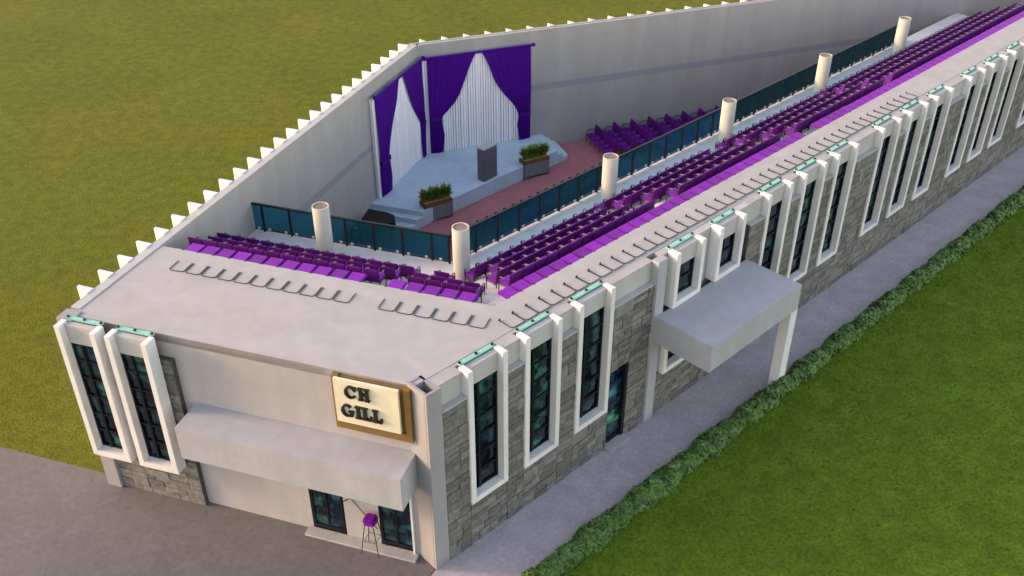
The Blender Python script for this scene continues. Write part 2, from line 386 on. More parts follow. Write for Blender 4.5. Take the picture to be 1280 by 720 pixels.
# -- front facade (x negative leftward)
XL = FL.loc(isect(FL.o, FL.x, FS.w(0, .3), FS.x))[0]          # left end of the front
fw = MB()
fw.box(XL, -3.45, 0, .3, 0, H - .03) ; fw.box(-3.45, -2.3, 0, .3, 3.2, H - .03); fw.box(-2.3, -1.15, 0, .3, 0, H - .03); fw.box(-1.15, -.06, 0, .3, 3.2, H - .03); fw.box(-.06, .3, 0, .3, 0, H - .03)
fw.build('facade_wall', M['slab'], church, FL.t)
MB().box(-6.8, .25, -1.17, -.001, 3.1, 4.3).build('canopy', M['canopy'], church, FL.t, .012)
for x0 in (-1.15, -3.45):
    d = MB(); d.box(x0, x0 + .09, .02, .14, .1, 3.2); d.box(x0 + 1.03, x0 + 1.09, .02, .14, .1, 3.2); d.box(x0 + .09, x0 + 1.03, .02, .14, 1.8, 2.0); d.box(x0 + .09, x0 + 1.03, .02, .14, .1, .26); d.box(x0 + .5, x0 + .57, .02, .14, .26, 3.2)
    do = d.build('door', M['mullion'], church, FL.t)
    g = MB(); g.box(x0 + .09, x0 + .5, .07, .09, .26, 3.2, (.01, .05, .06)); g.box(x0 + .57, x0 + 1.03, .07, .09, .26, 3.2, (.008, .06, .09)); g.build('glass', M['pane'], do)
    h = MB(); h.tube([(x0 + .47, -.03, 1.0), (x0 + .47, -.03, 1.5)], .016); h.tube([(x0 + .6, -.03, 1.0), (x0 + .6, -.03, 1.5)], .016); h.build('handle', M['black'], do)
MB().box(-.06, .0, -.1, .0, .0, 3.2).build('door_post', M['white'], church, FL.t)
br = MB(); br.tube([(-2.25, -.06, 2.2), (-1.2, -.06, .75)], .014); br.tube([(-2.28, -.06, 1.6), (-1.5, -.06, 2.3)], .014)
br.build('brace', M['black'], church, FL.t)
MB().box(-3.6, .1, -.35, -.001, .002, .1).build('doorstep', M['step'], church, FL.t, .01)
fs_ = MB(); stone(fs_, XL + .5, -7.2, 0, 5.88, -.2, -.005); toned(fs_, 'stone_cladding', M['stone'], church, FL.t)
MB().box(XL - .02, XL + .5, -.3, .2, 0, H + .05).build('pillar', M['pillar'], church, FL.t, .008)
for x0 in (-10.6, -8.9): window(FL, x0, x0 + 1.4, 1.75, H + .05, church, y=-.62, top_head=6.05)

# -- roof slab left over the outer edge, stepped gallery, its posts
slab = MB(); slab.prism([tuple(p) for p in strip(.0, .62, 4.15, 1.85)], H - .3, H); slab.build('roof_slab', M['slab'], church, ((0, 0), 0))
OL = [4.15, 4.86, 5.73, 6.56, 7.45, 9.35]; OR = [1.85, 2.60, 3.47, 4.34, 5.20, 7.25]
TZ = [6.2, 5.78, 5.36, 4.94, 4.5]
for k in range(5):
    l0, r0 = (OL[k] + .003, OR[k] + .003); b = MB(); b.prism([tuple(p) for p in strip(l0, r0, OL[k + 1], OR[k + 1])], TZ[k] - .75 if k < 4 else TZ[k] - .35, TZ[k])
    b.build('gallery_tier', M['gallery'], church, ((0, 0), 0))
# columns (6 m pitch along the gallery edge)
cols = [FR.w(t, 6.13) for t in (6.1, 13.78, 21.46, 29.14, 36.8)] + [FL.w(x, 8.25) for x in (-6.6,)]
for p in cols:
    c = MB(); k = 32; vs = []
    for r_, z_ in ((.30, Z0), (.30, 6.62), (.26, 6.62), (.26, 6.585)): vs += [(p.x + r_ * math.cos(2 * math.pi * j / k), p.y + r_ * math.sin(2 * math.pi * j / k), z_) for j in range(k)]
    c.add(vs, [(i * k + j, i * k + (j + 1) % k, (i + 1) * k + (j + 1) % k, (i + 1) * k + j) for i in range(3) for j in range(k)])
    for q in range(3 * k):
        if q < k: c.sm[q] = True
    co = c.build('column', M['column'], church, ((0, 0), 0))
    MB().cyl(p.x - church.location.x, p.y - church.location.y, 6.56, 6.59, .262, 32).build('cut_top', M['cut'], co).location = -co.location

# -- inner walls with a painted stripe and slim brackets outside
def inner_wall(fr, x0, x1, name):
    MB().box(x0, x1, 0, .3, 0, H).build(name, M['wall_in'], church, fr.t)
    MB().box(x0 + .02, x1 - .02, -.006, -.0005, 3.5, 3.83).build('wall_stripe', M['stripe'], church, fr.t)
xsl = FS.loc(isect(FL.w(0, .3), FL.x, FS.o, FS.x))[0]
inner_wall(FB, 0, 46, 'stage_wall'); inner_wall(FS, xsl, .3, 'inner_wall')
cp = MB(); cp.box(-.3, 46, .2, .31, H + .001, H + .025); cp.build('coping', M['slab'], church, FB.t)
cp = MB(); cp.box(xsl, -.02, -.01, .31, H + .001, H + .03); cp.build('coping', M['plaster'], church, FS.t)
for k in range(41):
    x = .32 + 1.12 * k; MB().prism([(x, .301), (x + .24, .301), (x + .03, .66), (x, .66)], 0.3, H + .05).build('fin', M['white'], church, FB.t)
k = 0
while -.5 - .93 * k > xsl:
    x = -.5 - .93 * k; MB().prism([(x, .301), (x + .3, .301), (x + .3, .85), (x + .2, .85)], 0.3, H + .06).build('fin', M['white'], church, FS.t); k += 1
e0, e1 = FR.w(S_END, .2), FB.w(45.5, 0)
fe = Fr(e0, e1 - e0); MB().box(0, (e1 - e0).length, -.3, 0, 0, H).build('end_wall', M['wall_in'], church, fe.t)

# ------------------------------------------------------------------ glass railings of the gallery
def railing(fr, xs, y, label):
    t = thing('glass_railing', label, 'railing', (*fr.w((xs[0] + xs[-1]) / 2, y), ZG), fr.a); cx = (xs[0] + xs[-1]) / 2
    def part(mb, name, m, parent=t): o = mb.build(name, m, parent); return o
    part(MB().box(xs[0] - cx - .03, xs[-1] - cx + .03, -.045, .045, 1.12, 1.18), 'handrail', M['black'])
    part(MB().box(xs[0] - cx - .03, xs[-1] - cx + .03, -.03, .03, .06, .11), 'bottom_rail', M['black'])
    for x in xs: part(MB().box(x - cx - .035, x - cx + .035, -.035, .035, .0, 1.119), 'post', M['black'])
    for a, b in zip(xs[:-1], xs[1:]):
        p = part(MB().box(a - cx + .05, b - cx - .05, -.006, .006, .13, 1.10), 'glass_panel', M['rail_glass'])
        for q in ((a + .22, b - .22) if b - a > .7 else ((a + b) / 2,)): part(MB().box(q - cx - .05, q - cx + .05, -.035, -.0065, .09, .17), 'clamp', M['white'], p)
RC = corner(9.2, 7.13)
sx = FR.loc(RC)[0]; railing(FR, [sx + .12] + [v for v in np.arange(7.65, 40, 1.095)], 7.13, 'long teal glass railing running along the right hand gallery behind the purple rows')
lx = FL.loc(RC)[0]; railing(FL, [-11.0 + 1.13 * k for k in range(6)] + [-5.11, -3.99, -2.85, -2.12 - .0, lx - .12][0:5] if False else [-10.75, -9.62, -8.49, -7.36, -6.23, -5.11, -3.99, -2.86, lx - .1], 9.2, 'short teal glass railing above the piano and stage steps on the left gallery')

# ------------------------------------------------------------------ stage
fl0, fdir = Vector((0, 43.84)), dirv(45.3)
def stage_poly(k):
    a = Vector((-6.52, 40.53)) + FS.x * (-.36 * k); ed = FL.x
    a = isect(a, ed, FS.w(0, -.004), FS.x); b = isect(a, ed, fl0, fdir)
    rb = Vector((2.31, 48.43)) - FB.x * (.36 * (2 - k) + .02); rb = isect(rb, FB.y, FB.w(0, -.004), FB.x); c = isect(rb, FB.y, fl0, fdir)
    return [tuple(p) for p in (a, b, c, rb, isect(FS.w(0, -.004), FS.x, FB.w(0, -.004), FB.x))]
stg = thing('stage', 'low blue stage platform with steps at both ends in front of purple curtains', 'stage', (-1.8, 43.5, Z0))
MB().prism(stage_poly(0), .752, 1.0).build('platform', M['stage'], stg, ((0, 0), 0)).location.z = -Z0
for k in (1, 2): MB().prism(stage_poly(k), .252 + .25 * (2 - k), .25 + .25 * (3 - k) - .0).build('step', M['stage'], stg, ((0, 0), 0)).location.z = -Z0

# ------------------------------------------------------------------ curtains
def pleat(u, n, amp): return amp * (math.sin(2 * math.pi * n * u) + .35 * math.sin(2 * math.pi * n * 2.3 * u + 1))
def drape(outer, inner_pts, n=7, y0=-.28, amp=.05):
    """outer edge x, inner edge [(z, x)] from top to floor; cloth gathered at the narrowest point; thick double sheet"""
    zs = [p[0] for p in inner_pts][::-1]; xs = [p[1] for p in inner_pts][::-1]
    Z = np.linspace(zs[0], zs[-1], 40); mb = MB(); nu = 44
    for side in (0, 1):
        vs = []
        for z in Z:
            xi = float(np.interp(z, zs, xs)); wd = abs(xi - outer)
            for j in range(nu + 1):
                u = j / nu; x = outer + (xi - outer) * u
                a = amp * min(1, .14 + .30 / max(wd, .3)); y = y0 + pleat(u, n, a) + .03 * math.sin(z * 1.3 + u * 4)
                vs.append((x, y + .02 * side, z))
        fs = []
        for i in range(39):
            for j in range(nu): q = i * (nu + 1) + j; fs.append((q, q + 1, q + nu + 2, q + nu + 1))
        mb.add(vs, fs, smooth=True)
    return mb
def backdrop(x0, x1, z0, z1, y=-.08):
    mb = MB(); n = int((x1 - x0) / .135); vs = []; prof = []
    for i in range(n):
        x = x0 + (x1 - x0) * i / n; wv = (x1 - x0) / n; d = .22 + .2 * random.random()
        g_ = random.uniform(.55, .86); prof += [(x, y - .10), (x + wv * .30, y - .125), (x + wv * g_, y - .11), (x + wv * (g_ + .03), y - .11 + d * .6), (x + wv * .95, y - .11 + d * .6)]
    prof.append((x1, y - .1))
    for z in (z0, z1): vs += [(a, b, z) for a, b in prof]
    m = len(prof); mb.add(vs, [(i, i + 1, m + i + 1, m + i) for i in range(m - 1)]); return mb
def curtain(fr, label, x0, x1, left_in, right_in, tie_l, tie_r, back, rod_z=6.1):
    c = fr.w((x0 + x1) / 2, 0); t = thing('stage_curtain', label, 'curtain', (c.x, c.y, 1.0), fr.a); cx = (x0 + x1) / 2
    def part(mb, name, m): o = mb.build(name, m, t); o.location = (-cx, 0, -1.0); return o
    part(backdrop(*back, 1.005, 5.95), 'backdrop', M['sheer'])
    part(MB().tube([(x0 - .08, -.3, rod_z), (x1 + .08, -.3, rod_z)], .055, 8).ball((x1 + .1, -.3, rod_z), .1).ball((x0 - .1, -.3, rod_z), .1), 'rod', M['curtain'])
    part(drape(x0, left_in), 'drape', M['curtain']); part(drape(x1, right_in), 'drape', M['curtain'])
    for a, b, z in (tie_l, tie_r):
        part(MB().box(a + .07, b - .07, -.37, -.19, z - .11, z + .11), 'tieback', M['curtain'])
PB0 = FB.loc((0, 47.6))[0]; PS0 = FS.loc((-6.9, 39.7))[0]
def sh(pts, o): return [(z, x + o) for z, x in pts]
curtain(FB, 'purple swag curtains over pleated white cloth on the wide wall behind the lectern', PB0 - 4.5, PB0 + .93,
        sh([(6.1, -1.98), (5.8, -2.15), (5.35, -2.37), (4.63, -2.64), (4.1, -2.86), (3.63, -3.12), (3.2, -3.55), (2.95, -3.83), (2.6, -3.84), (1.9, -3.74), (1.02, -3.86)], PB0),
        sh([(6.1, -1.72), (5.8, -1.55), (5.2, -1.28), (4.6, -1.08), (4.17, -.86), (3.6, -.46), (3.05, 0), (2.7, .18), (2.4, .30), (1.9, .2), (1.02, .3)], PB0),
        (PB0 - 4.52, PB0 - 3.82, 2.9), (PB0 + .26, PB0 + .95, 2.45), (PB0 - 4.72, PB0 + .97))
curtain(FS, 'purple swag curtains over white cloth on the narrow left wall above the stage steps', PS0 + 1.62, PS0 + 6.55,
        sh([(6.1, 4.0), (5.6, 3.8), (5.14, 3.64), (4.5, 3.25), (3.97, 2.98), (3.3, 2.72), (2.77, 2.55), (2.4, 2.62), (1.7, 2.66), (1.02, 2.5)], PS0),
        sh([(6.1, 4.42), (5.4, 4.7), (4.7, 5.0), (4.09, 5.32), (3.4, 5.8), (2.85, 6.18), (2.5, 6.14), (1.8, 6.1), (1.02, 6.14)], PS0),
        (PS0 + 1.6, PS0 + 2.6, 2.75), (PS0 + 6.1, PS0 + 6.57, 2.8), (PS0 + 1.45, PS0 + 6.6))

# ------------------------------------------------------------------ lectern, planters, piano
a = Fr((-1.35, 42.69), Vector((.63, .69)))
t = thing('lectern', 'tall plain grey lectern standing near the front edge of the blue stage', 'lectern', (a.o.x, a.o.y, 1.0), a.a)
MB().box(0, .93, 0, .45, .004, 1.66).build('body', M['lectern'], t, bevel=.012)
MB().box(-.005, .935, -.005, .455, 1.661, 1.735).build('reading_top', M['lectern_top'], t, bevel=.008)
def blades(n, h, r, m):
    mb = MB()
    for _ in range(n):
        an = random.uniform(0, 6.283); L = h * random.uniform(.5, 1.1); lean = random.uniform(.1, 1.0) * r; bx, by = random.uniform(-.08, .08), random.uniform(-.06, .06)
        d = Vector((math.cos(an), math.sin(an), 0)); s_ = Vector((-d.y, d.x, 0)) * random.uniform(.03, .065)
        p0 = Vector((bx, by, 0)); p1 = p0 + d * lean * .45 + Vector((0, 0, L * .65)); p2 = p0 + d * lean + Vector((0, 0, L))
        mb.add([p0 - s_ * .6, p0 + s_ * .6, p1 + s_, p1 - s_, p2], [(0, 1, 2, 3), (3, 2, 4)])
    return mb
ordw = ['first', 'second', 'third', 'fourth']
def planter(p, q, label, short):
    d = Vector(q) - Vector(p); f = Fr(p, d); L = d.length
    t = thing('planter', label, 'planter', (f.o.x, f.o.y, Z0), f.a)
    MB().box(.01, L - .01, .0, .46, .08, .80).build('box', M['planter'], t, bevel=.01)
    MB().box(.0, L, -.01, .47, .801, 1.0).build('rim', M['wood'], t, bevel=.01)
    MB().box(.05, L - .05, .03, .43, 1.001, 1.02).build('straw', M['soil'], t)
    fm = MB()
    for x in (0, L):
        fm.tube([(x, -.03, 0), (x, -.03, 1.0)], .016); fm.tube([(x, .49, 0), (x, .49, 1.0)], .016); fm.tube([(x, -.03, .05), (x, .49, .05)], .013); fm.tube([(x, -.03, .98), (x, .49, .98)], .013)
    fm.tube([(0, -.03, .05), (L, -.03, .05)], .013); fm.tube([(0, .49, .05), (L, .49, .05)], .013)
    fm.build('frame', M['black'], t)
    for k in range(4):
        w_ = f.w(L * (.13 + .245 * k), .22)
        b = thing('plant', '%s plant from the left in the %s planter, spiky and green' % (ordw[k], short), 'plant', (w_.x, w_.y, Z0 + 1.02), 0, 'plants in the ' + short + ' planter')
        blades(125, .60, .42, M['leaf']).build('leaves', M['leaf'], b)
        blades(75, .34, .42, M['leaf_yellow']).build('yellow_leaves', M['leaf_yellow'], b)
planter((-4.06, 39.98), (-2.81, 40.69), 'grey planter with wooden rim at the stage front beside the left steps', 'left')
planter((.60, 44.38), (1.86, 45.08), 'grey planter with wooden rim at the stage front right of the lectern', 'right')
# grand piano: keyboard to the left wall, lid raised
pf = Fr((-6.95, 38.15), dirv(20.4))
t = thing('grand_piano', 'black grand piano with raised lid on the floor below the stage steps', 'piano', (pf.o.x, pf.o.y, Z0), pf.a)
# local: x along the keyboard, negative y runs to the right of the hall
out = [(0, 0), (1.25, 0), (1.25, -.9), (1.15, -1.35), (.8, -1.55), (.55, -1.35), (.25, -.95), (0, -.75)]
MB().prism(out, .62, .92).build('case', M['piano'], t, bevel=.015)
kb = MB().box(.02, 1.23, .0, .24, .62, .72); kb.build('key_bed', M['piano'], t)
MB().box(.06, 1.19, .03, .2, .721, .745).build('keyboard', M['ivory'], t)
ld = MB()
th = R(11); lid = []
for x, y in out: lid.append((x, y))
lo = [(x * math.cos(th), y, .93 + x * math.sin(th)) for x, y in lid]
n = len(lo); ld.add(lo + [(x - .01, y, z + .03) for x, y, z in lo], [tuple(range(n)), tuple(range(n, 2 * n))[::-1]] + [(i, (i + 1) % n, n + (i + 1) % n, n + i) for i in range(n)])
ld.build('lid', M['piano'], t)
for x, y in ((.12, -.1), (1.13, -.1), (.75, -1.3)): MB().cyl(x, y, 0, .619, .05, 10, .07).build('leg', M['piano'], t)
t = thing('piano_bench', 'black bench between the grand piano and the left wall', 'bench', (*pf.w(.6, .62), Z0), pf.a)
MB().box(-.4, .4, -.17, .17, .42, .5).build('seat', M['piano'], t, bevel=.01)
for x in (-.34, .34):
    for y in (-.12, .12): MB().box(x - .025, x + .025, y - .025, y + .025, 0, .419).build('leg', M['piano'], t)

# ------------------------------------------------------------------ seats
def seat_meshes():
    d = {}
    d['seat'] = MB().box(-.25, .25, -.02, .47, .36, .45).mesh('seat', M['purple'], .02)
    d['wide_seat'] = MB().box(-.258, .258, -.03, .49, .37, .47).mesh('seat', M['purple'], .028)
    d['knob'] = MB().cyl(0, -.03, .30, .50, .045, 8).mesh('knob', M['tube'])
    b = MB(); vs = []
    for z, y in ((.38, -.03), (.90, -.12)):
        for yy in (y - .035, y + .035): vs += [(-.268, yy, z), (.268, yy, z)]
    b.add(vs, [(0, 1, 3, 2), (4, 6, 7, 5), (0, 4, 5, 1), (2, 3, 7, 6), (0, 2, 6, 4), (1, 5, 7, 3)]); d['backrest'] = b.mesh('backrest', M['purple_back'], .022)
    s = MB(); s.tube([(0, -.06, 0), (0, -.10, .58), (0, -.05, .63), (0, .34, .63), (0, .41, .57), (0, .40, 0)], .018, 6); s.tube([(0, -.1, .36), (0, .4, .36)], .014, 5)
    d['side_frame'] = s.mesh('side_frame', M['tube'])
    d['armrest'] = MB().box(-.02, .02, .14, .30, .645, .665).mesh('armrest', M['pad'], .008)
    return d
SM = seat_meshes()
def link(me, name, parent, loc=(0, 0, 0)):
    o = bpy.data.objects.new(name, me); sc.collection.objects.link(o); o.parent = parent; o.location = loc; return o
def make_seat(back=True):
    t = thing('theatre_seat', '', 'seat')
    link(SM['seat' if back else 'wide_seat'], 'seat', t)
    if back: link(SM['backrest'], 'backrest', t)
    else:
        for x in (-.262, .262): link(SM['knob'], 'knob', t, (x, 0, 0))
        return t
    for x in (-.258, .258):
        f = link(SM['side_frame'], 'side_frame', t, (x, 0, 0)); link(SM['armrest'], 'armrest', f)
    return t
N1 = ['', 'first', 'second', 'third', 'fourth', 'fifth', 'sixth', 'seventh', 'eighth', 'ninth', 'tenth', 'eleventh', 'twelfth', 'thirteenth', 'fourteenth', 'fifteenth', 'sixteenth', 'seventeenth', 'eighteenth', 'nineteenth', 'twentieth']
TENS = {20: 'twenty', 30: 'thirty', 40: 'forty'}
def ordinal(n): return N1[n] if n <= 20 else TENS[n // 10 * 10] + ('-' + N1[n % 10] if n % 10 else 'th')
protos = {}
far_list = []
def place(p, z, rz, label, group, back=True):
    if back not in protos: protos[back] = make_seat(back); o = protos[back]
    else: o = copy_tree(protos[back])
    o.location = (p.x, p.y, z); o.rotation_euler = (0, 0, rz + random.gauss(0, .008)); o['label'] = label; o['group'] = group
P_ = .55
T_LIM = 24.6
# right gallery: five rows, front row at the railing first
rowsR = [('a', 5.45, ZG, [(5.98, 12.02), (12.62, 19.75), (20.4, 27.6), (28.2, 45)], 'row nearest railing'),
         ('b', 4.60, TZ[3], [(6.28, 12.1), (12.68, 19.8), (20.4, 27.7), (28.3, 45)], 'second row from railing'),
         ('c', 3.74, TZ[2], [(5.42, 12.5), (13.3, 20.4), (21.0, 28.2), (28.8, 45)], 'middle row'),
         ('d', 2.85, TZ[1], [(5.14, 12.8), (13.64, 20.7), (21.3, 28.6), (29.2, 45)], 'fourth row from railing'),
         ('e', 1.89, TZ[0], [(4.24, 21.1), (21.7, 45)], 'backless row against slab')]
blockw = ['corner block', 'first block past aisle', 'second block past aisle', 'far block']
for rn, off, z, blocks, rname in rowsR:
    for bi, (t0, t1) in enumerate(blocks):
        k = 0; x = t0 + P_ / 2
        while x + P_ / 2 <= t1 + .02:
            k += 1; p = FR.w(x, off)
            if x < T_LIM:
                bn = blockw[bi] if rn != 'e' else ('long block' if bi == 0 else 'farther block')
                place(p, z, FR.a, '%s seat from left, right gallery %s, %s' % (ordinal(k), rname, bn), 'purple seats of the right gallery', rn != 'e')
            else: far_list.append((p, z, FR.a, rn != 'e'))
            x += P_
# left gallery: aisle across the middle; counted from the aisle
rowsL = [('e', 4.19, TZ[0], (-.53, 5), (3.14, 11), 'backless row against slab'), ('d', 5.05, TZ[1], (-.34, 4), (2.9, 12), 'second row from the slab'),
         ('c', 5.90, TZ[2], (.18 - .35, 4), (2.75, 12), 'third row from the slab'), ('b', 6.78, TZ[3], (1.2, 1), (2.45, 13), 'row nearest railing')]
for rn, off, z, (tr, nr), (tl, nl), rname in rowsL:
    for k in range(nr):
        place(FL.w(-(tr + .288 + .575 * k), off), z, FL.a, '%s purple seat from right, left gallery corner block, %s' % (ordinal(k + 1) if nr > 1 else 'only', rname), 'purple seats of the left gallery', rn != 'e')
    for k in range(nl):
        place(FL.w(-(tl + .288 + .575 * k), off), z, FL.a, '%s purple seat left of the aisle, left gallery, %s' % (ordinal(k + 1), rname), 'purple seats of the left gallery', rn != 'e')
# hall floor: one row whose arms show above the railing, another nearer, and the block by the stage wall
g0 = FR.loc((-1.96, 38.83))[0]; gy = FR.loc((-1.96, 38.83))[1]
for ri, (yy, n0, n1, rname) in enumerate([(gy - .35, -2, 17, 'floor row nearest the stage'), (gy - 1.35, 5, 15, 'floor row below the railing')]):
    for k in range(n0, n1):
        place(FR.w(g0 + .56 * k + .28, yy), Z0, FR.a, '%s purple seat from the left in the %s' % (ordinal(k - n0 + 1), rname), 'purple seats on the hall floor')
bl = Fr((4.14, 48.95), FB.x)
for c in range(22):
    for r_ in range(5 + c // 3):
        p = bl.w(.30 + 1.05 * c, -.26 - .535 * r_)
        if FR.loc(p)[1] < 8.4: continue
        if c < 7: place(p, Z0, FB.a + math.pi / 2, '%s purple seat from the wall, %s column of floor block' % (ordinal(r_ + 1), ordinal(c + 1)), 'purple seats in the block by the stage wall')
        else: far_list.append((p, Z0, FB.a + math.pi / 2, True))
# the rest, small and far: one mass
mb = MB()
vals = {k: ([tuple(v.co) for v in me.vertices], [tuple(q.vertices) for q in me.polygons]) for k, me in SM.items()}
def mass(keys, m, name, parent):
    mb = MB()
    for p, z, a_, back in far_list:
        T = Matrix.Translation((p.x, p.y, z)) @ Matrix.Rotation(a_, 4, 'Z')
        for k, x in keys:
            if k != 'seat' and not back: continue
            vs, fs = vals[k]; mb.add([T @ (Vector(v) + Vector((x, 0, 0))) for v in vs], fs)
    return mb.build(name, m, parent)
fm = mass([('seat', 0)], M['purple'], 'distant_seating', None)
tag(fm, 'far rows of purple seats receding at the right end of gallery and floor', 'seating', kind='stuff')
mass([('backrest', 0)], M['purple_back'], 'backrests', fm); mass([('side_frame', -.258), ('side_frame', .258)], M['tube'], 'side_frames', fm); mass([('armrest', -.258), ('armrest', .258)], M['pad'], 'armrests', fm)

# ------------------------------------------------------------------ tube loops lying on the bare slab
def loop_mesh(w_, L, caps, r=.013):
    h = w_ / 2; c = .09; pts = [(-h, L, 0), (-h, c, 0)]
    pts += [(-h + c * (1 - math.cos(a_)), c * (1 - math.sin(a_)), 0) for a_ in np.linspace(0, math.pi / 2, 5)[1:]]
    pts += [(h - c * (1 - math.sin(a_)), c * (1 - math.cos(a_)), 0) for a_ in np.linspace(0, math.pi / 2, 5)] + [(h, L, 0)]
    mb = MB().tube(pts, r, 6)
    if caps: mb.cyl(-h, L, -r, .05, .03, 8); mb.cyl(h, L, -r, .05, .03, 8)
    return mb.mesh('tube_loop', M['tube'])
lm = {True: loop_mesh(.53, .54, True), False: loop_mesh(.51, .54, False)}
def loop(p, a_, caps, label, group):
    o = bpy.data.objects.new('tube_loop', lm[caps]); sc.collection.objects.link(o); o.location = (p.x, p.y, H + .016); o.rotation_euler = (0, 0, a_); tag(o, label, 'metal loop', group)
for k in range(44): loop(FR.w(3.78 - .55 + .275 + .55 * k + .0, .56 + .09), FR.a, True, '%s dark metal loop from the left along the right slab edge' % ordinal(k + 1), 'metal loops on the right slab')
for k in range(6): loop(FL.w(1.29 - .283 - .565 * k, 2.97), FL.a, False, '%s dark metal loop from the right on the slab behind the sign' % ordinal(k + 1), 'metal loops on the left slab')
for k in range(11): loop(FL.w(-3.0 - .283 - .565 * k, 2.97), FL.a, False, '%s dark metal loop from the right, left group on the slab' % ordinal(k + 1), 'metal loops on the left slab, left group')

# ------------------------------------------------------------------ sign with raised letters
sg = thing('sign_board', 'cream sign board with black raised letters in a gold frame on the front wall', 'sign', (*FL.w(-.9, 0), 4.8), FL.a)
def lp(mb, name, m, parent=sg, bevel=0): o = mb.build(name, m, parent, bevel=bevel); return o
f = MB(); f.box(-1.15, 1.15, -.2, -.002, 0, .28); f.box(.97, 1.15, -.2, -.002, .281, 1.84); f.box(-1.15, -.97, -.2, -.002, .281, 1.84); f.box(-.97, .97, -.12, -.002, .281, 1.80)
lp(f, 'frame', M['gold'])
lp(MB().box(-1.05, .86, -.30, -.201, .33, 1.85), 'board', M['sign'], bevel=.008)
def glyph(mb, rects, x, z, s, y0=-.38, y1=-.301):
    for i, (a_, b, c, d) in enumerate(rects): mb.box(x + a_ * s, x + b * s, y0 + .0008 * i, y1, z + c * s, z + d * s)
G = {'H': [(.0, .36, 0, .1), (.0, .36, .9, 1), (.44, .8, 0, .1), (.44, .8, .9, 1), (.08, .28, .1, .9), (.52, .72, .1, .9), (.28, .52, .42, .58)],
     'I': [(0, .42, 0, .1), (0, .42, .9, 1), (.1, .32, .1, .9)],
     'L': [(0, .68, 0, .12), (0, .42, .9, 1), (.1, .32, .12, .9), (.54, .68, .12, .34)]}
def arc_letter(mb, x, z, s, g=False, y0=-.38, y1=-.301):
    n = 16; vs = []; fs = []
    for i in range(n + 1):
        a_ = R(42) + (2 * math.pi - R(84)) * i / n
        ca, sa = math.cos(a_), math.sin(a_); th = .13 + .09 * abs(ca)
        for rr in (1.0, 1.0 - 2 * th):
            for y in (y0, y1): vs.append((x + s * (.42 + .42 * ca * rr), y, z + s * (.5 + .5 * sa * (1 - (1 - rr) * .7))))
    for i in range(n):
        q = i * 4; fs += [(q, q + 4, q + 6, q + 2), (q + 1, q + 3, q + 7, q + 5), (q, q + 1, q + 5, q + 4), (q + 2, q + 6, q + 7, q + 3)]
    fs += [(0, 2, 3, 1), (n * 4, n * 4 + 1, n * 4 + 3, n * 4 + 2)]
    mb.add(vs, fs)
    if g: mb.box(x + .5 * s, x + .92 * s, y0 + .001, y1, z + .40 * s, z + .5 * s); mb.box(x + .62 * s, x + .8 * s, y0 + .002, y1, z + .04 * s, z + .40 * s)
    else: mb.box(x + .66 * s, x + .80 * s, y0 + .001, y1, z + .64 * s, z + .96 * s)
le = MB(); s_ = .42
arc_letter(le, -.70, 1.30, s_); glyph(le, G['H'], -.30, 1.30, s_); lp(le, 'lettering', M['letter'])
le = MB(); x = -.86; arc_letter(le, x, .62, s_, True); x += .42; glyph(le, G['I'], x, .62, s_); x += .20; glyph(le, G['L'], x, .62, s_); x += .31; glyph(le, G['L'], x, .62, s_)
lp(le, 'lettering', M['letter'])

# ------------------------------------------------------------------ purple chair with thin legs under the canopy
p = FL.w(-1.28, -.3)
t = thing('stool', 'tall purple stool on thin splayed black legs beside the front door under the canopy', 'stool', (p.x, p.y, .1), FL.a)
MB().box(-.19, .19, -.19, .19, 1.15, 1.42).build('seat', M['purple'], t, bevel=.06)
for x, y in ((-.24, -.24), (.24, -.24), (-.24, .24), (.24, .24)): MB().tube([(x * .6, y * .6, 1.15), (x * 1.2, y * 1.1, 0)], .014).build('leg', M['black'], t)
MB().tube([(-.19, -.18, .5), (.19, -.18, .5), (.19, .18, .5), (-.19, .18, .5)], .01, closed=True).build('stretcher', M['black'], t)

# ------------------------------------------------------------------ clipped hedge along the path
hd = thing('hedge', 'low dark green leafy hedge between the grey path and the lawn', 'hedge', (*FR.w(18, -2.4), 0), FR.a)
n_near, n_far = 26000, 16000
X = np.concatenate([rng.uniform(-2, 12, n_near), rng.uniform(12, 46, n_far)]); n = len(X)
wv = .34 * (1 + .16 * np.sin(X * 2.1) + .12 * np.sin(X * 5.3 + 1)); ht = .38 * (1 + .18 * np.sin(X * 3.1 + 2) + .12 * np.sin(X * 7.7))
an = rng.uniform(-.15, np.pi + .15, n); rr = rng.uniform(.72, 1.08, n)
c = np.stack([X, wv * rr * np.cos(an), np.maximum(.02, ht * rr * np.sin(an))], 1)
nm = np.stack([rng.normal(0, .5, n), np.cos(an) + rng.normal(0, .45, n), np.sin(an) + .35 + rng.normal(0, .45, n)], 1); nm /= np.linalg.norm(nm, axis=1)[:, None]
tv = rng.normal(0, 1, (n, 3)); u = np.cross(nm, tv); u /= np.linalg.norm(u, axis=1)[:, None]; v = np.cross(nm, u)
sz = np.where(X < 12, rng.uniform(.07, .15, n), rng.uniform(.07, .12, n))[:, None]
V = np.stack([c - u * sz, c - v * sz * .62 + nm * sz * .12, c + u * sz, c + v * sz * .62 + nm * sz * .12], 1).reshape(-1, 3); V[:, 0] -= 18
me = bpy.data.meshes.new('foliage'); me.vertices.add(4 * n); me.vertices.foreach_set('co', V.ravel()); me.loops.add(4 * n); me.loops.foreach_set('vertex_index', np.arange(4 * n)); me.polygons.add(n)
me.polygons.foreach_set('loop_start', np.arange(0, 4 * n, 4)); me.polygons.foreach_set('loop_total', np.full(n, 4)); me.materials.append(M['hedge']); me.update(calc_edges=True)
link(me, 'foliage', hd)
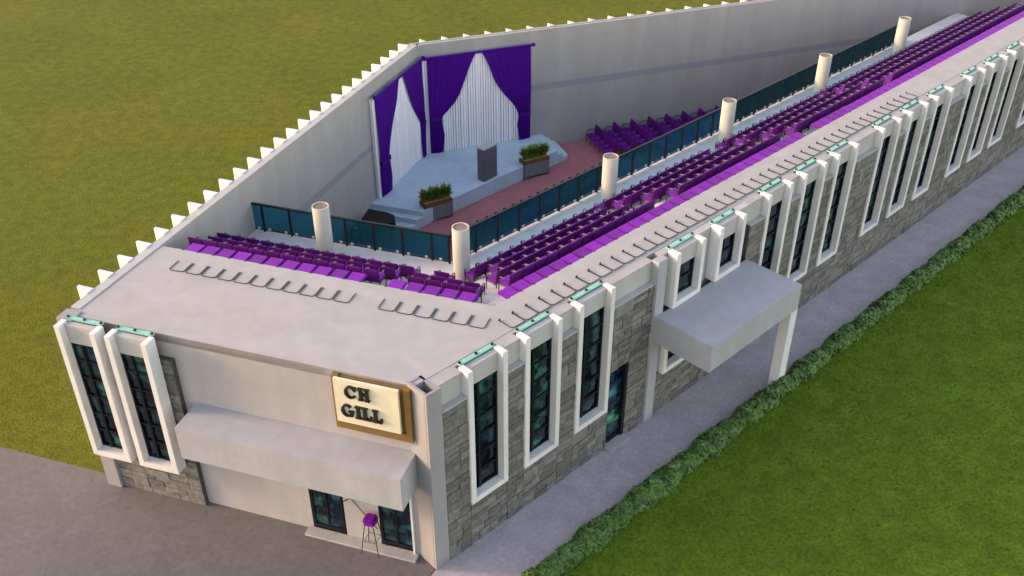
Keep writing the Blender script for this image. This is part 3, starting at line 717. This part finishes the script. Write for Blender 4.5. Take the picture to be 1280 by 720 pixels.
hc = MB(); prof = [(-.24, 0), (-.22, .16), (-.1, .24), (.1, .24), (.22, .16), (.24, 0)]
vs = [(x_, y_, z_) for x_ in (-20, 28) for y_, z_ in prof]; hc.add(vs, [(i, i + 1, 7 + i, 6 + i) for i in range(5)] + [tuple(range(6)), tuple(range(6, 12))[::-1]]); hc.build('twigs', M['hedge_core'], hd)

# ------------------------------------------------------------------ trees on the sunny side, their dappled shade falls on the front
def tree(x, y, h, r, label, seed):
    rr_ = np.random.default_rng(seed); t = thing('shade_tree', label, 'tree', (x, y, 0), 0, 'trees beside the front plaza')
    tk = MB(); tips = []
    def limb(p, q, r0, r1):
        p, q = Vector(p), Vector(q); n = 5
        for i in range(n):
            a_, b_ = p.lerp(q, i / n), p.lerp(q, (i + 1) / n); tk.tube([a_, b_], r0 + (r1 - r0) * (i + .5) / n, 8)
    limb((0, 0, 0), (.2, .1, h * .5), .24, .15)
    for k in range(9):
        an = k * 2.4; e = (math.cos(an) * r * .75, math.sin(an) * r * .75, h * (.62 + .36 * ((k * 37) % 10) / 10)); limb((.2 * k / 9, .1, h * (.3 + .02 * k)), e, .09, .03); tips.append(e)
    tk.build('trunk', M['wood'], t)
    n = 5200; C_ = np.array(tips + [(0, 0, h * .95), (.5, .4, h * .8)]); ci = rr_.integers(0, len(C_), n)
    c = C_[ci] + rr_.normal(0, r * .26, (n, 3)); u = rr_.normal(0, 1, (n, 3)); u /= np.linalg.norm(u, axis=1)[:, None]; v = np.cross(u, rr_.normal(0, 1, (n, 3))); v /= np.linalg.norm(v, axis=1)[:, None]
    sz = rr_.uniform(.12, .24, (n, 1)); V = np.stack([c - u * sz, c - v * sz * .5, c + u * sz, c + v * sz * .5], 1).reshape(-1, 3)
    me = bpy.data.meshes.new('crown'); me.vertices.add(4 * n); me.vertices.foreach_set('co', V.ravel()); me.loops.add(4 * n); me.loops.foreach_set('vertex_index', np.arange(4 * n)); me.polygons.add(n)
    me.polygons.foreach_set('loop_start', np.arange(0, 4 * n, 4)); me.polygons.foreach_set('loop_total', np.full(n, 4)); me.materials.append(M['leaf']); me.update(calc_edges=True)
    link(me, 'crown', t)
tree(-27, 17.5, 9.5, 3.0, 'leafy tree nearest the front of the church by the plaza', 3)
tree(-33, 13.0, 10.5, 3.2, 'leafy tree farthest from the church beside the plaza', 5)

# ------------------------------------------------------------------ grass blades of the near lawn
nb = 240000; gx = -3 + 70 * rng.uniform(0, 1, nb) ** 1.9; gy_ = -2.62 - rng.uniform(0, 1, nb) ** 1.25 * 26
aa = rng.uniform(0, 6.283, nb); hh = rng.uniform(.03, .085, nb); ww = rng.uniform(.008, .018, nb) * (1 + gx / 30)
base = np.stack([gx, gy_, np.full(nb, -.015)], 1); sd_ = np.stack([np.cos(aa), np.sin(aa), 0 * aa], 1) * ww[:, None]
tip = base + np.stack([rng.normal(0, .03, nb), rng.normal(0, .03, nb), hh], 1)
V = np.stack([base - sd_, base + sd_, tip], 1).reshape(-1, 3)
me = bpy.data.meshes.new('grass_blades'); me.vertices.add(3 * nb); me.vertices.foreach_set('co', V.ravel()); me.loops.add(3 * nb); me.loops.foreach_set('vertex_index', np.arange(3 * nb)); me.polygons.add(nb)
me.polygons.foreach_set('loop_start', np.arange(0, 3 * nb, 3)); me.polygons.foreach_set('loop_total', np.full(nb, 3)); me.materials.append(M['verge']); me.update(calc_edges=True)
o = bpy.data.objects.new('grass_blades', me); sc.collection.objects.link(o); o.location = (FR.o.x, FR.o.y, 0); o.rotation_euler = (0, 0, FR.a)
tag(o, 'short green grass growing on the lawn beyond the hedge', 'grass', kind='stuff')
